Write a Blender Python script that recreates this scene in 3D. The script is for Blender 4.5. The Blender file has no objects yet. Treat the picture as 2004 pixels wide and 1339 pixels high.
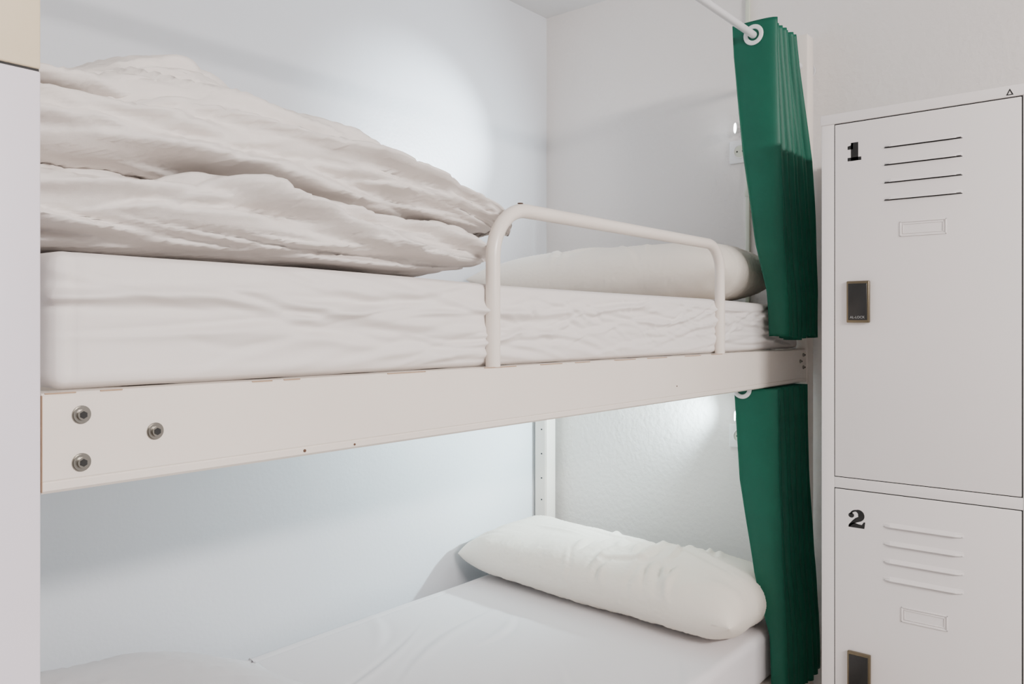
import bpy, bmesh, math, time, random
import numpy as np
from mathutils import Vector, Matrix, noise
T0=time.time()
H=1.30
scene=bpy.context.scene
col=scene.collection

# ---------------------------------------------------------------- materials
def mat(name, color, rough=0.5, metal=0.0, bump=None, var=None, spec=0.5, sheen=0.0, emis=None):
    m=bpy.data.materials.new(name); m.use_nodes=True
    nt=m.node_tree; b=nt.nodes['Principled BSDF']
    b.inputs['Base Color'].default_value=(*color,1)
    b.inputs['Roughness'].default_value=rough
    b.inputs['Metallic'].default_value=metal
    b.inputs['Specular IOR Level'].default_value=spec
    if sheen: b.inputs['Sheen Weight'].default_value=sheen
    tc=nt.nodes.new('ShaderNodeTexCoord')
    if bump:
        last=None
        for (scale,dist,stretch) in bump:
            mp=nt.nodes.new('ShaderNodeMapping'); mp.inputs['Scale'].default_value=stretch
            nt.links.new(tc.outputs['Object'],mp.inputs['Vector'])
            n=nt.nodes.new('ShaderNodeTexNoise'); n.inputs['Scale'].default_value=scale
            n.inputs['Detail'].default_value=4
            nt.links.new(mp.outputs['Vector'],n.inputs['Vector'])
            bp=nt.nodes.new('ShaderNodeBump'); bp.inputs['Distance'].default_value=dist
            bp.inputs['Strength'].default_value=1.0
            nt.links.new(n.outputs['Fac'],bp.inputs['Height'])
            if last: nt.links.new(last.outputs['Normal'],bp.inputs['Normal'])
            last=bp
        nt.links.new(last.outputs['Normal'],b.inputs['Normal'])
    if var:
        c2,scale=var
        n=nt.nodes.new('ShaderNodeTexNoise'); n.inputs['Scale'].default_value=scale; n.inputs['Detail'].default_value=3
        nt.links.new(tc.outputs['Object'],n.inputs['Vector'])
        r=nt.nodes.new('ShaderNodeValToRGB')
        r.color_ramp.elements[0].position=0.35; r.color_ramp.elements[1].position=0.65
        r.color_ramp.elements[0].color=(*color,1); r.color_ramp.elements[1].color=(*c2,1)
        nt.links.new(n.outputs['Fac'],r.inputs['Fac'])
        nt.links.new(r.outputs['Color'],b.inputs['Base Color'])
    if emis:
        b.inputs['Emission Color'].default_value=(*emis[0],1); b.inputs['Emission Strength'].default_value=emis[1]
    return m

M_wall=mat('wall_paint',(0.72,0.74,0.78),0.42,bump=[(6,0.002,(1,1,1)),(90,0.0005,(1,1,1))],var=((0.70,0.725,0.765),1.5))
M_plaster=mat('rough_plaster',(0.79,0.75,0.725),0.6,bump=[(8,0.002,(1,1,1)),(60,0.0020,(1,1,1))])
M_ceil=mat('ceiling_paint',(0.82,0.82,0.82),0.8)
M_floor=mat('floor_tile',(0.42,0.38,0.34),0.4,var=((0.36,0.32,0.29),3))
M_steel=mat('cream_enamel',(0.83,0.755,0.685),0.30,bump=[(14,0.0006,(1,1,1))],var=((0.80,0.725,0.655),4))
M_rust=mat('rust_chip',(0.10,0.05,0.03),0.8)
M_rust2=mat('rust_edge',(0.40,0.27,0.18),0.8)
M_post=mat('post_enamel',(0.76,0.71,0.78),0.4)
M_cream=mat('cream_paint',(0.72,0.60,0.42),0.5,bump=[(60,0.0008,(1,1,1))])
M_bolt=mat('zinc_bolt',(0.30,0.28,0.25),0.3,1.0)
M_dark=mat('dark_gap',(0.012,0.012,0.012),0.7)
M_sheet=mat('sheet_cotton',(0.79,0.745,0.72),0.85,bump=[(5,0.004,(0.6,1,2.2)),(900,0.0001,(1,1,1))],sheen=0.05)
M_sheet2=mat('sheet_cotton_plain',(0.80,0.765,0.78),0.85,bump=[(4,0.004,(1,0.6,1)),(900,0.0001,(1,1,1))],sheen=0.05)
M_duvet=mat('duvet_cotton',(0.78,0.73,0.695),0.9,bump=[(18,0.003,(1,1,1.4)),(900,0.0001,(1,1,1))],sheen=0.05)
M_pillow=mat('pillow_cotton',(0.88,0.81,0.715),0.9,bump=[(12,0.003,(1,1,1)),(900,0.0001,(1,1,1))],sheen=0.05)
M_curtain=mat('green_satin',(0.001,0.100,0.060),0.5,spec=0.35,bump=[(700,0.0002,(1,1,0.3))],var=((0.001,0.086,0.052),6))
M_ring=mat('white_eyelet',(0.8,0.8,0.8),0.3)
M_rod=mat('rod_enamel',(0.72,0.72,0.74),0.3)
M_locker=mat('locker_enamel',(0.84,0.795,0.785),0.33,bump=[(5,0.0008,(1,1,1))])
M_black=mat('black_decal',(0.008,0.008,0.008),0.5)
M_brass=mat('brass_frame',(0.20,0.165,0.11),0.35,1.0)
M_lockblk=mat('lock_black',(0.012,0.012,0.012),0.3)
M_txt=mat('grey_print',(0.35,0.35,0.35),0.5)
M_plastic=mat('white_plastic',(0.82,0.82,0.82),0.3)
M_conduit=mat('conduit_plastic',(0.62,0.65,0.54),0.4)
M_led=mat('led_lens',(0.9,0.95,1),0.3,emis=((0.85,0.95,1.0),60))
M_lampp=mat('lamp_diffuser',(0.9,0.9,0.88),0.4,emis=((1.0,0.95,0.9),3))

# ---------------------------------------------------------------- helpers
def finish(ob, m=None, smooth=False):
    if m: ob.data.materials.append(m)
    if smooth:
        for p in ob.data.polygons: p.use_smooth=True
    return ob
def newobj(name, me):
    ob=bpy.data.objects.new(name,me); col.objects.link(ob); return ob
def empty(name,loc=(0,0,0)):
    e=bpy.data.objects.new(name,None); e.empty_display_size=0.1; e.location=loc; col.objects.link(e); return e
def parent(ch,pa):
    ch.parent=pa; ch.matrix_parent_inverse=Matrix.Translation(-Vector(pa.location))
    return ch
def box(name,x0,x1,y0,y1,z0,z1,m,bev=0.0,pa=None,seg=3):
    """z is relative to eye level"""
    bm=bmesh.new(); bmesh.ops.create_cube(bm,size=1.0)
    for v in bm.verts:
        v.co=Vector(((x0+x1)/2+v.co.x*(x1-x0),(y0+y1)/2+v.co.y*(y1-y0),(z0+z1)/2+H+v.co.z*(z1-z0)))
    if bev>0:
        bmesh.ops.bevel(bm,geom=list(bm.edges),offset=bev,segments=seg,affect='EDGES',profile=0.5)
    me=bpy.data.meshes.new(name); bm.to_mesh(me); bm.free()
    ob=newobj(name,me); finish(ob,m)
    if bev>0:
        for p in me.polygons: p.use_smooth=True
        me.set_sharp_from_angle(angle=math.radians(50))
    if pa: parent(ob,pa)
    return ob
def tube(name,pts,r,m,pa=None,seg=20):
    cu=bpy.data.curves.new(name,'CURVE'); cu.dimensions='3D'
    sp=cu.splines.new('POLY'); sp.points.add(len(pts)-1)
    for i,p in enumerate(pts): sp.points[i].co=(p[0],p[1],p[2]+H,1)
    cu.bevel_depth=r; cu.bevel_resolution=seg//4; cu.use_fill_caps=True
    tmp=bpy.data.objects.new('tmp',cu); col.objects.link(tmp)
    dg=bpy.context.evaluated_depsgraph_get()
    me=bpy.data.meshes.new_from_object(tmp.evaluated_get(dg)); bpy.data.objects.remove(tmp)
    me.name=name; me.materials.clear()
    ob=newobj(name,me); finish(ob,m,True); me.set_sharp_from_angle(angle=math.radians(60))
    if pa: parent(ob,pa)
    return ob
def poly(name,pts3,faces,m,pa=None,smooth=False):
    me=bpy.data.meshes.new(name); me.from_pydata([(p[0],p[1],p[2]+H) for p in pts3],[],faces); me.update()
    bm=bmesh.new(); bm.from_mesh(me); bmesh.ops.recalc_face_normals(bm,faces=bm.faces); bm.to_mesh(me); bm.free()
    ob=newobj(name,me); finish(ob,m,smooth)
    if pa: parent(ob,pa)
    return ob
def disc(name,c,axis,r,depth,m,pa=None,r2=None,seg=28,bev=0.0):
    bm=bmesh.new(); bmesh.ops.create_cone(bm,cap_ends=True,segments=seg,radius1=r,radius2=r if r2 is None else r2,depth=depth)
    if bev: 
        es=[e for e in bm.edges if all(abs(v.co.z-depth/2)<1e-6 for v in e.verts)]
        bmesh.ops.bevel(bm,geom=es,offset=bev,segments=4,affect='EDGES')
    q=Vector((0,0,1)).rotation_difference(Vector(axis)).to_matrix().to_4x4()
    bm.transform(Matrix.Translation((c[0],c[1],c[2]+H))@q)
    me=bpy.data.meshes.new(name); bm.to_mesh(me); bm.free(); ob=newobj(name,me); finish(ob,m,True)
    me.set_sharp_from_angle(angle=math.radians(40))
    if pa: parent(ob,pa)
    return ob
def torus(name,c,axis,R,r,m,pa=None,n=32,k=12,flat=1.0):
    vs=[];fs=[]
    q=Vector((0,0,1)).rotation_difference(Vector(axis))
    for i in range(n):
        a=2*math.pi*i/n
        for j in range(k):
            b=2*math.pi*j/k
            p=Vector(((R+r*math.cos(b))*math.cos(a),(R+r*math.cos(b))*math.sin(a),r*flat*math.sin(b)))
            p=q@p; vs.append((c[0]+p.x,c[1]+p.y,c[2]+p.z))
            fs.append((i*k+j,((i+1)%n)*k+j,((i+1)%n)*k+(j+1)%k,i*k+(j+1)%k))
    return poly(name,vs,fs,m,pa,True)

class Folds:
    """a set of long tapering fabric folds living on a 2-D (u,v) cloth domain, metres"""
    def __init__(self,seed,n,u0,u1,v0,v1,ang,spread,L,W,D):
        r=random.Random(seed); self.f=[]
        for _ in range(n):
            a=math.radians(ang+r.uniform(-spread,spread))
            self.f.append((r.uniform(u0,u1),r.uniform(v0,v1),math.cos(a),math.sin(a),r.uniform(*L),r.uniform(*W),r.uniform(*D),r.uniform(-0.5,0.5),r.choice((-1,1))))
    def __call__(self,u,v):
        s=0.0
        for (cu,cv,ca,sa,L,W,D,k,sg) in self.f:
            du=u-cu; dv=v-cv
            a=(du*ca+dv*sa)/L
            if a<-1 or a>1: continue
            c=(-du*sa+dv*ca)-k*L*a*a*0.5
            if c<-5*W or c>5*W: continue
            t=(1-a*a); t*=t
            w=W*(0.45+0.55*t); c=c*sg/w
            s+=D*t*(math.exp(-c*c)-0.75*math.exp(-(c-1.35)**2*1.6))
        return s

# ---------------------------------------------------------------- room shell
XH=2.47; YS=1.865; ZC=1.18; ZF=-1.30; X0=-1.7; Y0=-2.9
box('wall_back',XH,XH+0.1,Y0-0.1,YS+0.1,ZF,ZC,M_plaster)
box('wall_left',X0-0.1,XH,YS,YS+0.1,ZF,ZC,M_wall)
box('floor',X0-0.1,XH+0.1,Y0-0.1,YS+0.1,ZF-0.1,ZF,M_floor)
box('ceiling',X0-0.1,XH+0.1,Y0-0.1,YS+0.1,ZC,ZC+0.1,M_ceil)

# ---------------------------------------------------------------- bunk bed frame
bed=empty('bunk_bed',(1.35,1.35,0))
RT=-0.065; RB=-0.163
def rail(name,xa,xb,yf,zt,zb,sgn=1):
    d=0.035
    prof=[(0.003,zt),(d,zt),(d,zt-0.006),(0.008,zt-0.006),(0.008,zb+0.006),(d,zb+0.006),(d,zb),(0.003,zb),(0.0,zb+0.003),(0.0,zb+0.010),(0.0010,zb+0.0115),(0.0,zb+0.013),(0.0,zt-0.003)]
    n=len(prof); vs=[]
    for x in (xa,xb):
        for (dy,z) in prof: vs.append((x,yf+sgn*dy,z))
    fs=[(i,(i+1)%n,n+(i+1)%n,n+i) for i in range(n)]
    fs.append(tuple(range(n))); fs.append(tuple(range(n,2*n)))
    return poly(name,vs,fs,M_steel,bed)
rail('rail_front_upper',0.315,2.399,0.85,RT,RB)
rail('rail_wall_upper',0.315,2.399,1.855,RT,RB,-1)
rail('rail_front_lower',0.315,2.399,0.85,-0.965,-1.063)
rail('rail_wall_lower',0.315,2.399,1.855,-0.965,-1.063,-1)
rr=random.Random(4); x=0.318
while x<1.9:
    L=rr.uniform(0.01,0.09); 
    if rr.random()<0.6: box('edge_wear',x,x+L,0.8512,0.853,RT-0.0010,RT+0.0003,M_rust2,0,bed)
    x+=L+rr.uniform(0.0,0.06)+0.03*(x>0.9)
box('edge_wear_end',0.3145,0.3154,0.8498,0.86,RB+0.002,RT-0.002,M_rust2,0,bed)
box('rail_head_upper',2.40,2.43,0.885,1.80,RB,RT,M_steel,0.002,bed)
box('rail_head_lower',2.40,2.43,0.885,1.80,-1.063,-0.965,M_steel,0.002,bed)
box('rail_foot_upper',0.29,0.314,0.872,1.80,RB,RT,M_steel,0.002,bed)
box('rail_foot_lower',0.29,0.314,0.872,1.80,-1.063,-0.965,M_steel,0.002,bed)
for i in range(13):
    x=0.42+i*0.155
    box('slat_upper_%d'%i,x,x+0.07,0.886,1.819,-0.083,-0.067,M_steel,0.002,bed)
    box('slat_lower_%d'%i,x,x+0.07,0.886,1.819,-0.983,-0.967,M_steel,0.002,bed)
# posts
box('post_head_front',2.400,2.45,0.846,0.880,ZF,0.868,M_steel,0.003,bed)
box('post_head_wall',2.385,2.440,1.80,1.855,ZF,-0.07,M_steel,0.003,bed)
box('post_head_wall_plate',2.383,2.386,1.806,1.828,ZF+0.3,-0.165,M_steel,0.0,bed)
for z in (-0.22,-0.30,-0.38,-0.47,-0.56,-0.64):
    disc('post_screw',(2.384,1.822,z),(-1,0,0),0.003,0.004,M_dark,bed,seg=12)
box('post_foot_front',0.205,0.2955,0.80,0.871,ZF,0.2328,M_post,0.002,bed)
box('post_foot_seam',0.207,0.2945,0.802,0.869,0.2328,0.2350,M_dark,0,bed)
box('post_foot_front_sleeve',0.205,0.2955,0.80,0.871,0.2350,0.90,M_cream,0.002,bed)
box('post_foot_wall',0.225,0.289,1.80,1.855,ZF,-0.07,M_steel,0.003,bed)
def bolt(x,y,z,r):
    disc('bolt_washer',(x,y-0.0006,z),(0,-1,0),r*0.95,0.0012,M_bolt,bed)
    disc('bolt_head',(x,y-0.0033,z),(0,-1,0),r*0.86,0.005,M_bolt,bed,bev=0.0030)
    disc('bolt_socket',(x,y-0.0060,z),(0,-1,0),r*0.40,0.0008,M_dark,bed,seg=6)
for (x,z) in ((0.3512,-0.0880),(0.3512,-0.1358),(0.427,-0.1120)): bolt(x,0.85,z,0.0097)
for (x,z) in ((2.375,-0.082),(2.375,-0.118),(2.350,-0.10)): bolt(x,0.85,z,0.0060)
# guard rail
gy=0.862; x1=0.997; x2=1.842; zt=0.198; R=0.085
pts=[(x1,gy,RT),(x1,gy,0.02)]
for i in range(13):
    a=math.pi-i*(math.pi/2)/12
    pts.append((x1+R+R*math.cos(a),gy,zt-R+R*math.sin(a)))
R2=0.065
for i in range(13):
    a=math.pi/2-i*(math.pi/2)/12
    pts.append((x2-R2+R2*math.cos(a),gy,zt-R2+R2*math.sin(a)))
pts.append((x2,gy,RT))
tube('guard_rail',pts,0.0122,M_steel,bed,28)
for k,(x,z,s) in enumerate(((1.068,zt+0.0118,0.010),(1.60,-0.13,0.003),(0.62,-0.156,0.004),(0.70,-0.157,0.003))):
    disc('paint_chip',(x,gy if k==0 else 0.8496,z),(0,0,1) if k==0 else (0,-1,0),s*0.5,0.0012,M_rust,bed,seg=9)
tube('curtain_rail_upper',[(0.26,0.87,0.775),(2.468,0.87,0.775)],0.0095,M_rod,bed)
tube('curtain_rail_lower',[(0.32,0.915,-0.165),(2.398,0.915,-0.165)],0.0075,M_rod,bed)
disc('rail_flange',(2.464,0.87,0.775),(-1,0,0),0.025,0.008,M_rod,bed)

# ---------------------------------------------------------------- mattresses
def rounded_box_mesh(name,x0,x1,y0,y1,z0,z1,r,nx,ny,nz,disp,m,warp=None):
    vs={};verts=[];faces=[]
    def vid(i,j,k):
        key=(i,j,k)
        if key not in vs:
            vs[key]=len(verts)
            x=x0+(x1-x0)*i/nx; y=y0+(y1-y0)*j/ny; z=z0+(z1-z0)*k/nz
            c=Vector((min(max(x,x0+r),x1-r),min(max(y,y0+r),y1-r),min(max(z,z0+r),z1-r)))
            d=Vector((x,y,z))-c
            n=Vector((0,0,0))
            if d.length>1e-9:
                n=d.normalized()
                p=c+n*r
            else: p=Vector((x,y,z))
            p=p+n*disp(p,n)
            if warp: p=warp(p)
            verts.append(p)
        return vs[key]
    for i in range(nx):
        for j in range(ny):
            faces.append((vid(i,j,0),vid(i,j+1,0),vid(i+1,j+1,0),vid(i+1,j,0)))
            faces.append((vid(i,j,nz),vid(i+1,j,nz),vid(i+1,j+1,nz),vid(i,j+1,nz)))
    for i in range(nx):
        for k in range(nz):
            faces.append((vid(i,0,k),vid(i+1,0,k),vid(i+1,0,k+1),vid(i,0,k+1)))
            faces.append((vid(i,ny,k),vid(i,ny,k+1),vid(i+1,ny,k+1),vid(i+1,ny,k)))
    for j in range(ny):
        for k in range(nz):
            faces.append((vid(0,j,k),vid(0,j,k+1),vid(0,j+1,k+1),vid(0,j+1,k)))
            faces.append((vid(nx,j,k),vid(nx,j+1,k),vid(nx,j+1,k+1),vid(nx,j,k+1)))
    return poly(name,verts,faces,m,None,True)
FS1=Folds(1,48,0.35,2.3,-0.05,0.05,0,8,(0.10,0.38),(0.0045,0.009),(0.0024,0.0058))
FS2=Folds(2,75,1.0,2.35,-0.03,0.045,0,30,(0.02,0.08),(0.0035,0.006),(0.0020,0.0040))
FS3=Folds(3,16,0.36,1.0,-0.05,0.035,3,7,(0.15,0.4),(0.006,0.012),(0.0035,0.007))
def md(p,n):
    e=min(1.0,max(0.0,(p.z+0.066)/0.02))
    front=max(0,-n.y)
    s=0
    if front>0.05 and p.y<1.2:
        s=(FS1(p.x,p.z)+FS2(p.x,p.z)+FS3(p.x,p.z)+0.003*noise.noise(Vector((p.x*3,1,p.z*20))))*front
        # fitted-sheet corner seam
        s-=0.004*math.exp(-((p.x-0.352-0.03*(p.z))/0.0028)**2)*front
    return (s+0.0045*noise.noise(Vector((p.x*2.4,p.y*2.4,p.z*4)))-0.002)*e
def mwarp(p):
    k=max(0,(p.z+0.064)/0.13)
    p.z+=k*(0.012-0.014*(p.x-0.33)/1.7)
    return p
rounded_box_mesh('mattress',0.329,2.392,0.868,1.815,RT+0.001,0.068,0.017,460,60,52,md,M_sheet,mwarp)
FB=Folds(9,18,0.9,2.3,0.9,1.75,35,22,(0.12,0.40),(0.012,0.026),(0.0015,0.0035))
def md2(p,n):
    a=noise.noise(Vector((p.x*2.4+9,p.y*3,p.z*4)))
    s=0.004*a+(FB(p.x,p.y) if n.z>0.3 else FB(p.x,p.z+2)*0.5)
    if n.z>0.5: s-=0.003*math.exp(-((p.y-1.755)/0.003)**2)
    return s
rounded_box_mesh('mattress.001',0.329,2.375,0.858,1.795,-0.964,-0.825,0.022,220,200,16,md2,M_sheet2)

# ---------------------------------------------------------------- soft goods
soft=[]
def lerp_table(tab,x):
    return float(np.interp(x,[a for a,_ in tab],[b for _,b in tab]))
def smooth_table(tab,x):
    return sum(lerp_table(tab,x+d) for d in (-0.05,-0.025,0,0.025,0.05))/5
def loft(name,nx,nt,fn,m):
    verts=[];faces=[]
    for i in range(nx+1):
        s=i/nx
        s=0.35*s+0.65*(0.5-0.5*math.cos(math.pi*s))
        for j in range(nt):
            verts.append(fn(s,2*math.pi*j/nt))
    for i in range(nx):
        for j in range(nt):
            faces.append((i*nt+j,i*nt+(j+1)%nt,(i+1)*nt+(j+1)%nt,(i+1)*nt+j))
    faces.append(tuple(range(nt))); faces.append(tuple(nx*nt+j for j in range(nt)))
    return poly(name,verts,faces,m,None,True)
def spow(v,e): return math.copysign(abs(v)**e,v)
def duvet_layer(name,xa,xb,yc,b,zb,top,seed,nx=150,nt=170,amp=1.0,drop=0.5,endp=10,ey=0.72,ez=0.85,skew=0.0,ang=8,m=None):
    R0=b*0.8
    big=Folds(int(seed*7),20,xa,xb,-0.9*R0,1.3*R0,ang,20,(0.18,0.48),(0.022,0.042),(0.011,0.024))
    med=Folds(int(seed*7)+1,40,xa,xb,-0.9*R0,1.3*R0,ang,45,(0.05,0.18),(0.009,0.018),(0.005,0.010))
    tip=Folds(int(seed*7)+2,16,xb-0.25,xb,-0.6*R0,0.9*R0,0,25,(0.06,0.16),(0.008,0.015),(0.004,0.008))
    def fn(s,t):
        x=xa+(xb-xa)*s
        u=abs(2*s-1); f=(max(0,1-u**endp))**0.5
        f=max(f,0.03)
        zt=smooth_table(top,x)
        h=(zt-zb)/2; zc=zb+h
        tt=t if t<math.pi*1.25 else t-2*math.pi
        arc=tt*R0*0.8
        yy=yc-b*(0.90+0.10*f)*spow(math.cos(t),ey)
        zz=zc+h*f*spow(math.sin(t),ez) - h*(1-f)*drop
        yy+=skew*max(0,math.sin(t))
        n1=noise.noise(Vector((x*4.2+seed,arc*4.5,seed)))*0.030*amp
        n2=noise.noise(Vector((x*9+seed,arc*9+x*4,2)))*0.009*amp
        n3=(big(x,-arc)+med(x,-arc)+tip(x,-arc))*amp
        d=Vector((0,-math.cos(t),math.sin(t)))
        if d.z<0: d.z*=0.2
        d*=(0.35+0.65*f)
        p=Vector((x,yy,zz))+d*(n1+n2+n3)
        x2=p.x+(0.020*noise.noise(Vector((seed,arc*6,zz*8))))*(s-0.2)
        return (x2,p.y,max(p.z,zb))
    return loft(name,nx,nt,fn,m or M_duvet)
top_lo=[(0.2,0.190),(0.5,0.195),(0.8,0.188),(1.0,0.178),(1.06,0.165)]
top_up=[(0.2,0.255),(0.35,0.280),(0.5,0.310),(0.62,0.320),(0.75,0.306),(0.9,0.278),(1.0,0.256),(1.08,0.23),(1.12,0.20)]
top_lip=[(0.15,0.270),(0.33,0.285),(0.42,0.325),(0.50,0.362),(0.58,0.362),(0.68,0.33)]
dv=empty('duvet',(0.65,1.27,H+0.1))
d1=duvet_layer('fold_lower',0.17,1.045,1.290,0.405,0.079,top_lo,3.1,drop=0.2,ang=6)
d2=duvet_layer('fold_upper',0.17,1.095,1.29,0.405,0.160,top_up,11.7,drop=0.8,endp=8,skew=0.02,ang=14)
d4=duvet_layer('fold_lip',0.10,0.68,1.26,0.31,0.22,top_lip,31.0,nx=100,nt=130,amp=0.8,drop=0.9,endp=6,ang=10)
for o in (d1,d2,d4): parent(o,dv)
top_b=[(0.2,-0.620),(0.60,-0.632),(0.8,-0.665),(0.95,-0.71),(1.08,-0.76)]
d3=duvet_layer('duvet.001',0.15,1.10,1.36,0.40,-0.822,top_b,23.0,nx=90,nt=110,amp=0.45,drop=0.8,endp=6,m=M_sheet2)

def pillow(name,cx,cy,cz,lx,ly,h,rotz=0,tilt=0,seed=0,nx=90,ny=160,pf=8.0,pb=4.0,foldsets=()):
    verts=[];faces=[];idx={}
    Rm=Matrix.Rotation(rotz,3,'Z')@Matrix.Rotation(tilt,3,'Y')
    def P(i,j,side):
        edge=(i in(0,nx)) or (j in (0,ny))
        key=(i,j,0 if edge else side)
        if key in idx: return idx[key]
        a=-math.cos(math.pi*i/nx); b=-math.cos(math.pi*j/ny)
        ex=lx/2*(1-0.04*(1-b*b)-0.05*abs(b)**6); ey=ly/2*(1-0.03*(1-a*a)-0.02*abs(a)**6)
        pw=pf if b<0 else pb
        prof=max(0,(1-abs(a)**2.6))**0.46*max(0,(1-abs(b)**pw))**0.55
        x=a*ex; y=b*ey; z=side*h/2*prof
        q=Vector((x*1.0+seed,y,side*2.0))
        wr=0
        wr+=0.008*noise.noise(Vector((x*20+seed,y*5,side)))*max(0,abs(b)**4)*min(1,(1-abs(b))*10)
        wr+=0.005*noise.noise(Vector((x*5,y*22+seed,side)))*max(0,abs(a)**2)*min(1,(1-abs(a))*6)
        wr+=0.010*noise.noise(q*4)*prof
        for F in foldsets: wr+=F(x+side*0.5,y)*prof**0.5
        z+=side*wr
        p=Rm@Vector((x,y,z))
        idx[key]=len(verts); verts.append((cx+p.x,cy+p.y,cz+p.z)); return idx[key]
    for i in range(nx):
        for j in range(ny):
            faces.append((P(i,j,1),P(i+1,j,1),P(i+1,j+1,1),P(i,j+1,1)))
            faces.append((P(i,j,-1),P(i,j+1,-1),P(i+1,j+1,-1),P(i+1,j,-1)))
    return poly(name,verts,faces,M_pillow,None,True)
PF1=Folds(21,14,0.28,0.72,-0.40,0.40,80,60,(0.06,0.2),(0.010,0.02),(0.003,0.006))
PF2=Folds(22,26,0.28,0.70,-0.30,0.08,12,24,(0.06,0.18),(0.008,0.014),(0.005,0.010))
PF3=Folds(23,12,0.28,0.70,-0.45,0.45,90,30,(0.10,0.25),(0.012,0.022),(0.003,0.006))
p1=pillow('pillow',2.165,1.360,0.156,0.44,0.92,0.175,seed=1.0,pf=8,pb=3,foldsets=(PF1,))
p2=pillow('pillow.001',2.105,1.335,-0.741,0.40,1.0,0.172,rotz=math.radians(-3.5),tilt=math.radians(-2),seed=7.0,pf=12,pb=9,foldsets=(PF2,PF3))

# cloth relaxation: fabric slightly larger than its filling so it buckles into creases
try:
    def addcloth(ob,grow,press,pin,bend=0.05):
        vg=ob.vertex_groups.new(name='pin')
        vg.add(list(range(len(ob.data.vertices))),pin,'REPLACE')
        md_=ob.modifiers.new('cloth','CLOTH'); s=md_.settings
        s.quality=4; s.mass=0.15; s.time_scale=1.0
        s.tension_stiffness=6; s.compression_stiffness=6; s.shear_stiffness=3; s.bending_stiffness=bend
        s.tension_damping=3; s.compression_damping=3; s.shear_damping=3; s.air_damping=3
        s.vertex_group_mass='pin'; s.pin_stiffness=0.5
        s.shrink_min=-grow; s.shrink_max=-grow
        s.use_pressure=press>0; s.uniform_pressure_force=press
        s.effector_weights.gravity=0.0
        md_.collision_settings.use_collision=False
        md_.collision_settings.use_self_collision=False
        md_.point_cache.frame_start=1; md_.point_cache.frame_end=30
        soft.append((ob,md_))
    for o in (d1,d2,d4,d3): addcloth(o,0.025,0.25,0.6,0.15)
    for o in (p1,p2): addcloth(o,0.025,0.2,0.6,0.1)
    for f in range(1,13): scene.frame_set(f)
    dg=bpy.context.evaluated_depsgraph_get()
    for ob,md_ in soft:
        ev=ob.evaluated_get(dg); n=len(ob.data.vertices)
        co=np.empty(n*3); ev.data.vertices.foreach_get('co',co)
        old=np.empty(n*3); ob.data.vertices.foreach_get('co',old)
        disp=np.abs(co-old).max()
        print('CLOTH',ob.name,n,'maxdisp',disp)
        ob.modifiers.remove(md_)
        if np.isfinite(disp) and disp<0.12:
            ob.data.vertices.foreach_set('co',co); ob.data.update()
    scene.frame_set(1)
except Exception as ex:
    print('CLOTH FAIL',ex)
print('time cloth',time.time()-T0)

# ---------------------------------------------------------------- curtains
def curtain(name,ztop,zbot,tab,N=8,ns=320,nz=90,seed=0,rings=True,rod_z=0.775,thick=0.0012):
    e=empty(name,(2.2,0.87,ztop+H))
    def row(t):
        xs=[r[0] for r in tab]
        return [float(np.interp(t,xs,[r[k] for r in tab])) for k in (1,2,3,4)]
    verts=[];faces=[]
    def pos(s,t):
        xl,xr,yc,A=row(t)
        ph=s*N*2*math.pi
        w=math.cos(ph); w=spow(w,0.75)
        amp=A*(1.0 if s<0.5/N else 0.80+0.22*noise.noise(Vector((s*9,t*1.5,seed))))
        x=xl+(xr-xl)*s + 0.004*math.sin(ph*2+1)+0.008*noise.noise(Vector((s*7,t*3,seed+3)))*t
        y=yc+amp*w+0.006*noise.noise(Vector((s*12,t*5,seed+9)))*t
        z=ztop+(zbot-ztop)*t
        z+=0.006*math.sin(s*9+seed)*(t>0.98)
        return (x,y,z)
    for j in range(nz+1):
        for i in range(ns+1): verts.append(pos(i/ns,j/nz))
    for j in range(nz):
        for i in range(ns):
            a=j*(ns+1)+i; faces.append((a,a+1,a+ns+2,a+ns+1))
    ob=poly('curtain_cloth',verts,faces,M_curtain,e,True)
    so=ob.modifiers.new('s','SOLIDIFY'); so.thickness=thick
    if rings:
        for k in range(2*N):
            s=(k+0.5)/(2*N); tt=max(0,(ztop-rod_z)/(ztop-zbot))
            x,y,z=pos(s,tt); xl,xr,yc,A=row(tt)
            torus('eyelet_%d'%k,(x-0.0025,yc+(0.0 if ztop>0 else 0.035),rod_z),(-1,0.0,0),0.0215,0.0060,M_ring,e,flat=0.45)
    return e
curtain('curtain',0.812,-0.030,[(0,2.060,2.24,0.870,0.060),(0.1,2.062,2.27,0.869,0.058),(0.4,2.075,2.36,0.858,0.050),(0.7,2.095,2.39,0.842,0.036),(0.85,2.105,2.39,0.828,0.026),(1,2.115,2.39,0.826,0.024)],N=8,ns=360,seed=1)
curtain('curtain.001',-0.1655,-0.99,[(0,2.078,2.36,0.875,0.058),(0.3,2.08,2.37,0.866,0.052),(0.6,2.09,2.38,0.845,0.036),(0.8,2.10,2.385,0.820,0.022),(1,2.10,2.385,0.815,0.022)],N=8,ns=360,seed=5,rod_z=-0.167)

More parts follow.
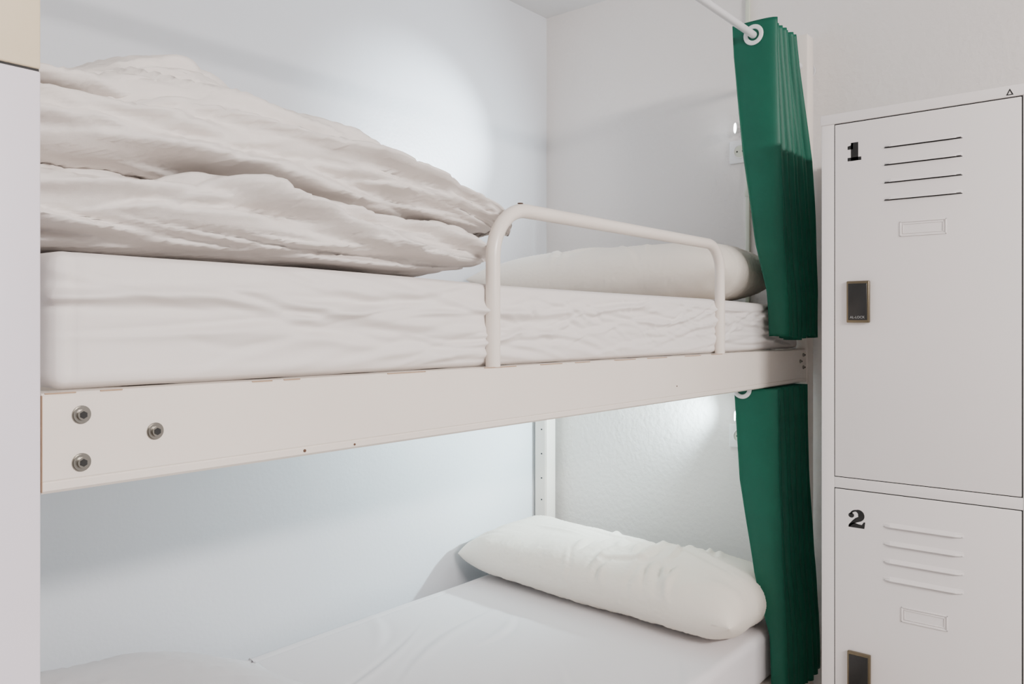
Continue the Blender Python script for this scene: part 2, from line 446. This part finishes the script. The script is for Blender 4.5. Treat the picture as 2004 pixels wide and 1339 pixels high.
# ---------------------------------------------------------------- locker
LK=empty('locker',(2.22,0.45,0)); LX=1.987; LY1=0.6664; LY0=0.218
box('carcass',LX+0.001,XH-0.004,LY0,LY1,ZF+0.06,0.505,M_locker,0.002,LK)
box('frame_stile_left',LX-0.001,LX+0.02,0.636,LY1,ZF+0.06,0.505,M_locker,0.0015,LK)
box('frame_stile_right',LX-0.001,LX+0.02,LY0,0.251,ZF+0.06,0.505,M_locker,0.0015,LK)
box('frame_mid_rail',LX-0.001,LX+0.02,0.251,0.636,-0.3840,-0.3585,M_locker,0.0008,LK)
box('top_cap',LX-0.004,XH-0.004,LY0-0.002,LY1+0.002,0.4855,0.5097,M_locker,0.002,LK)
box('door_gap_panel',LX-0.0003,LX+0.01,0.2505,0.6365,ZF+0.09,0.4855,M_dark,0,LK)
box('plinth',LX+0.03,XH-0.01,LY0+0.01,LY1-0.01,ZF,ZF+0.06,M_dark,0,LK)
DX=LX-0.0025
box('door_upper',DX,LX+0.006,0.2535,0.6345,-0.3565,0.4830,M_locker,0.0015,LK)
box('door_lower',DX,LX+0.006,0.2535,0.6345,-1.2200,-0.3862,M_locker,0.0015,LK)
def louver(y0,y1,zb,k,low=False):
    n=10; h=0.010; pr=0.0060; vs=[];fs=[]
    for i in range(n+1):
        s=i/n; y=y0+(y1-y0)*s; e=min(1,min(s,1-s)*14)**0.5
        vs+= [(DX+0.0002,y,zb+h),(DX-pr*0.55*e,y,zb+h*0.55),(DX-pr*e,y,zb+0.0015),(DX-pr*e,y,zb),(DX+0.0002,y,zb)]
    for i in range(n):
        for j in range(3):
            a=i*5+j; fs.append((a,a+1,a+6,a+5))
    poly('louver_%d'%k,vs,fs,M_locker,LK,False)
    if low: box('louver_slot_%d'%k,DX-0.0020,DX+0.0002,min(y0,y1)+0.003,max(y0,y1)-0.003,zb+0.0008,zb+0.0012,M_dark,0,LK)
    else:
        box('louver_slot_%d'%k,DX-0.0046,DX+0.0002,min(y0,y1)+0.003,max(y0,y1)-0.003,zb+0.0003,zb+0.0012,M_dark,0,LK)
        box('louver_opening_%d'%k,DX-0.0003,DX+0.001,min(y0,y1)+0.001,max(y0,y1)-0.001,zb-0.0018,zb+0.0012,M_dark,0,LK)
for k,z in enumerate((0.4135,0.3735,0.3325,0.2925)): louver(0.3622,0.5246,z,k)
for k,z in enumerate((-0.460,-0.501,-0.542,-0.583)): louver(0.3600,0.5270,z,k+4,True)
def nameplate(y0,y1,z0,z1,k):
    t=0.0022
    for (a,b,c,d) in ((y0,y1,z1-t,z1),(y0,y1,z0,z0+t),(y0,y0+t,z0,z1),(y1-t,y1,z0,z1)):
        box('card_frame_%d'%k,DX-0.0022,DX+0.001,a,b,c,d,M_locker,0.0004,LK)
    t=0.006
    for (a,b,c,d) in ((y0+t,y1-t,z1-t-.001,z1-t),(y0+t,y1-t,z0+t,z0+t+.001),(y0+t,y0+t+.001,z0+t,z1-t),(y1-t-.001,y1-t,z0+t,z1-t)):
        box('card_inner_%d'%k,DX-0.0015,DX+0.001,a,b,c,d,M_locker,0.0002,LK)
nameplate(0.3944,0.4896,0.2060,0.2400,1)
nameplate(0.3920,0.4865,-0.6710,-0.6370,2)
def text(name,s,y,z,size,m,pa,x):
    cu=bpy.data.curves.new(name,'FONT'); cu.body=s; cu.size=size; cu.align_x='CENTER'; cu.align_y='CENTER'; cu.extrude=0.0002
    tmp=bpy.data.objects.new('tmp',cu); col.objects.link(tmp)
    dg=bpy.context.evaluated_depsgraph_get(); me=bpy.data.meshes.new_from_object(tmp.evaluated_get(dg)); bpy.data.objects.remove(tmp)
    M4=Matrix(((0,0,-1,x),(-1,0,0,y),(0,1,0,z+H),(0,0,0,1)))
    me.transform(M4); me.materials.clear(); ob=newobj(name,me); finish(ob,m); parent(ob,pa)
def lock(y0,y1,z0,z1,k):
    box('lock_frame_%d'%k,DX-0.010,DX+0.0005,y0,y1,z0,z1,M_brass,0.002,LK)
    box('lock_body_%d'%k,DX-0.0125,DX-0.009,y0+0.0045,y1-0.0045,z0+0.006,z1-0.006,M_lockblk,0.001,LK)
    text('lock_text_%d'%k,'AL-LOCK',(y0+y1)/2,z0+0.0125,0.0080,M_txt,LK,DX-0.0128)
lock(0.5538,0.6050,0.0100,0.1080,1)
lock(0.5520,0.6035,-0.8620,-0.7640,2)
def decal(name,polys,cy,cz,sx,sz):
    vs=[];fs=[]
    for pl in polys:
        b=len(vs)
        for (a,c) in pl: vs.append((DX-0.0004,cy-(a-0.5)*sx,cz+(c-0.5)*sz))
        fs.append(tuple(range(b,b+len(pl))))
    me=bpy.data.meshes.new(name); me.from_pydata([(p[0],p[1],p[2]+H) for p in vs],[],fs); me.update()
    ob=newobj(name,me); finish(ob,M_black); parent(ob,LK)
one=[[(0.24,0),(0.24,1),(0.78,1),(0.78,0)],[(0,0),(0,0.19),(1,0.19),(1,0)],[(0.0,0.64),(0.0,0.82),(0.22,0.86),(0.34,1.0),(0.4,1.0),(0.4,0.64)]]
decal('numeral_1',one,0.5894,0.4137,0.031,0.043)
def strip(path):
    out=[]
    for i in range(len(path)-1):
        (x0_,y0_,w0),(x1_,y1_,w1)=path[i],path[i+1]
        def nrm(k):
            a=path[max(0,k-1)];b=path[min(len(path)-1,k+1)]
            dx,dy=b[0]-a[0],b[1]-a[1];L=math.hypot(dx,dy);return(-dy/L,dx/L)
        n0=nrm(i);n1=nrm(i+1)
        out.append([(x0_+n0[0]*w0/2,y0_+n0[1]*w0/2),(x1_+n1[0]*w1/2,y1_+n1[1]*w1/2),(x1_-n1[0]*w1/2,y1_-n1[1]*w1/2),(x0_-n0[0]*w0/2,y0_-n0[1]*w0/2)])
    return out
pth=[]
for i in range(17):
    a=math.radians(170-i*13.5)
    w=0.10+0.26*max(0,math.cos(a))
    pth.append((0.48+0.29*math.cos(a),0.68+0.25*math.sin(a),w))
pth+= [(0.50,0.42,0.25),(0.33,0.30,0.18),(0.16,0.14,0.12),(0.10,0.05,0.1)]
two=strip(pth)
two.append([(0.22+0.16*math.cos(k*math.pi/8),0.66+0.14*math.sin(k*math.pi/8)) for k in range(16)])
two.append([(0.05,0.0),(0.10,0.17),(0.35,0.28),(0.60,0.22),(0.80,0.20),(0.90,0.36),(0.99,0.36),(0.94,0.0)])
decal('numeral_2',two,0.585,-0.4516,0.041,0.043)
def cap_mark():
    y=0.2742; z=0.496; s=0.007
    t=[(LX-0.0045,y+s,z-s),(LX-0.0045,y-s,z-s),(LX-0.0045,y,z+s),(LX-0.0045,y+s*.5,z-s*.72),(LX-0.0045,y-s*.5,z-s*.72),(LX-0.0045,y,z+s*.35)]
    poly('cap_mark',t,[(0,1,4,3),(1,2,5,4),(2,0,3,5)],M_black,LK)
cap_mark()

# ---------------------------------------------------------------- wall fittings
def socket(name,y,z):
    e=empty(name,(XH,y,z+H))
    box('plate',XH-0.009,XH-0.0002,y-0.037,y+0.037,z-0.037,z+0.037,M_plastic,0.003,e)
    torus('rim',(XH-0.0095,y,z),(-1,0,0),0.021,0.0025,M_plastic,e)
    disc('well',(XH-0.0092,y,z),(-1,0,0),0.0205,0.001,M_conduit,e)
    for s in (-1,1): disc('pin_hole_%d'%s,(XH-0.0099,y+s*0.0095,z),(-1,0,0),0.0028,0.0006,M_dark,e,seg=12)
    return e
socket('power_socket',1.083,0.562)
socket('power_socket.001',1.083,-0.350)
tr=empty('wall_conduit',(XH,1.058,H))
box('channel_upper',XH-0.012,XH-0.0002,1.0505,1.064,0.66,ZC-0.001,M_conduit,0.002,tr)
box('channel_lower',XH-0.012,XH-0.0002,1.0505,1.064,-0.06,0.524,M_conduit,0.002,tr)
box('joint',XH-0.0135,XH-0.0002,1.0485,1.066,0.415,0.435,M_conduit,0.001,tr)
def lamp(name,y,z,beams,color,target):
    e=empty(name,(XH,y,z+H))
    disc('base',(XH-0.005,y,z),(-1,0,0),0.020,0.0095,M_plastic,e)
    tube('neck',[(XH-0.008,y,z),(XH-0.02,y,z+0.004),(XH-0.034,y+0.004,z+0.006)],0.004,M_plastic,e)
    c=Vector((XH-0.045,y+0.012,z+0.006)); d=(Vector(target)-c).normalized()
    disc('shade',c,d,0.012,0.030,M_plastic,e,r2=0.018)
    cc=c+d*0.016
    disc('lens',cc,d,0.014,0.001,M_led,e)
    for (energy,size) in beams:
        L=bpy.data.lights.new(name+'_light','SPOT'); L.energy=energy; L.color=color; L.spot_size=math.radians(size); L.spot_blend=1.0; L.shadow_soft_size=0.02
        lo=bpy.data.objects.new('spot',L); col.objects.link(lo); p=cc+d*0.006; lo.location=(p.x,p.y,p.z+H)
        lo.rotation_euler=d.to_track_quat('-Z','Y').to_euler(); parent(lo,e)
    return e
lamp('reading_lamp',1.055,0.622,[(34,90),(150,40)],(0.80,0.92,1.0),(1.84,YS,0.61))
lamp('reading_lamp.001',1.055,-0.288,[(85,135)],(0.72,0.94,1.0),(1.98,YS,-0.25))

# ---------------------------------------------------------------- room lighting
CL=empty('ceiling_lamp',(0.5,-2.2,H+ZC))
box('lamp_panel',-0.2,1.2,-2.5,-1.9,ZC-0.05,ZC-0.001,M_lampp,0.005,CL)
def area(name,loc,target,sx,sy,e,color,pa=None):
    L=bpy.data.lights.new(name,'AREA'); L.shape='RECTANGLE'; L.size=sx; L.size_y=sy; L.energy=e; L.color=color
    o=bpy.data.objects.new(name,L); col.objects.link(o); o.location=(loc[0],loc[1],loc[2]+H)
    d=Vector(target)-Vector(loc); o.rotation_euler=d.to_track_quat('-Z','Y').to_euler()
    if pa: parent(o,pa)
    return o
area('panel_light',(0.5,-2.2,ZC-0.06),(0.9,0.3,0.0),1.2,0.35,215,(1.0,0.94,0.91),CL)
w=bpy.data.worlds.new('world'); scene.world=w; w.use_nodes=True
w.node_tree.nodes['Background'].inputs['Color'].default_value=(1.0,0.97,0.965,1); w.node_tree.nodes['Background'].inputs['Strength'].default_value=0.70

# ---------------------------------------------------------------- camera
cam=bpy.data.cameras.new('camera'); co=bpy.data.objects.new('camera',cam); col.objects.link(co)
co.location=(0,0,H); co.rotation_euler=(math.radians(90),0,math.radians(39.5-90))
cam.sensor_width=36; cam.sensor_fit='HORIZONTAL'; cam.lens=28.42; cam.shift_y=-0.0147; cam.clip_start=0.02
scene.camera=co
print('time',time.time()-T0, scene.view_settings.view_transform)
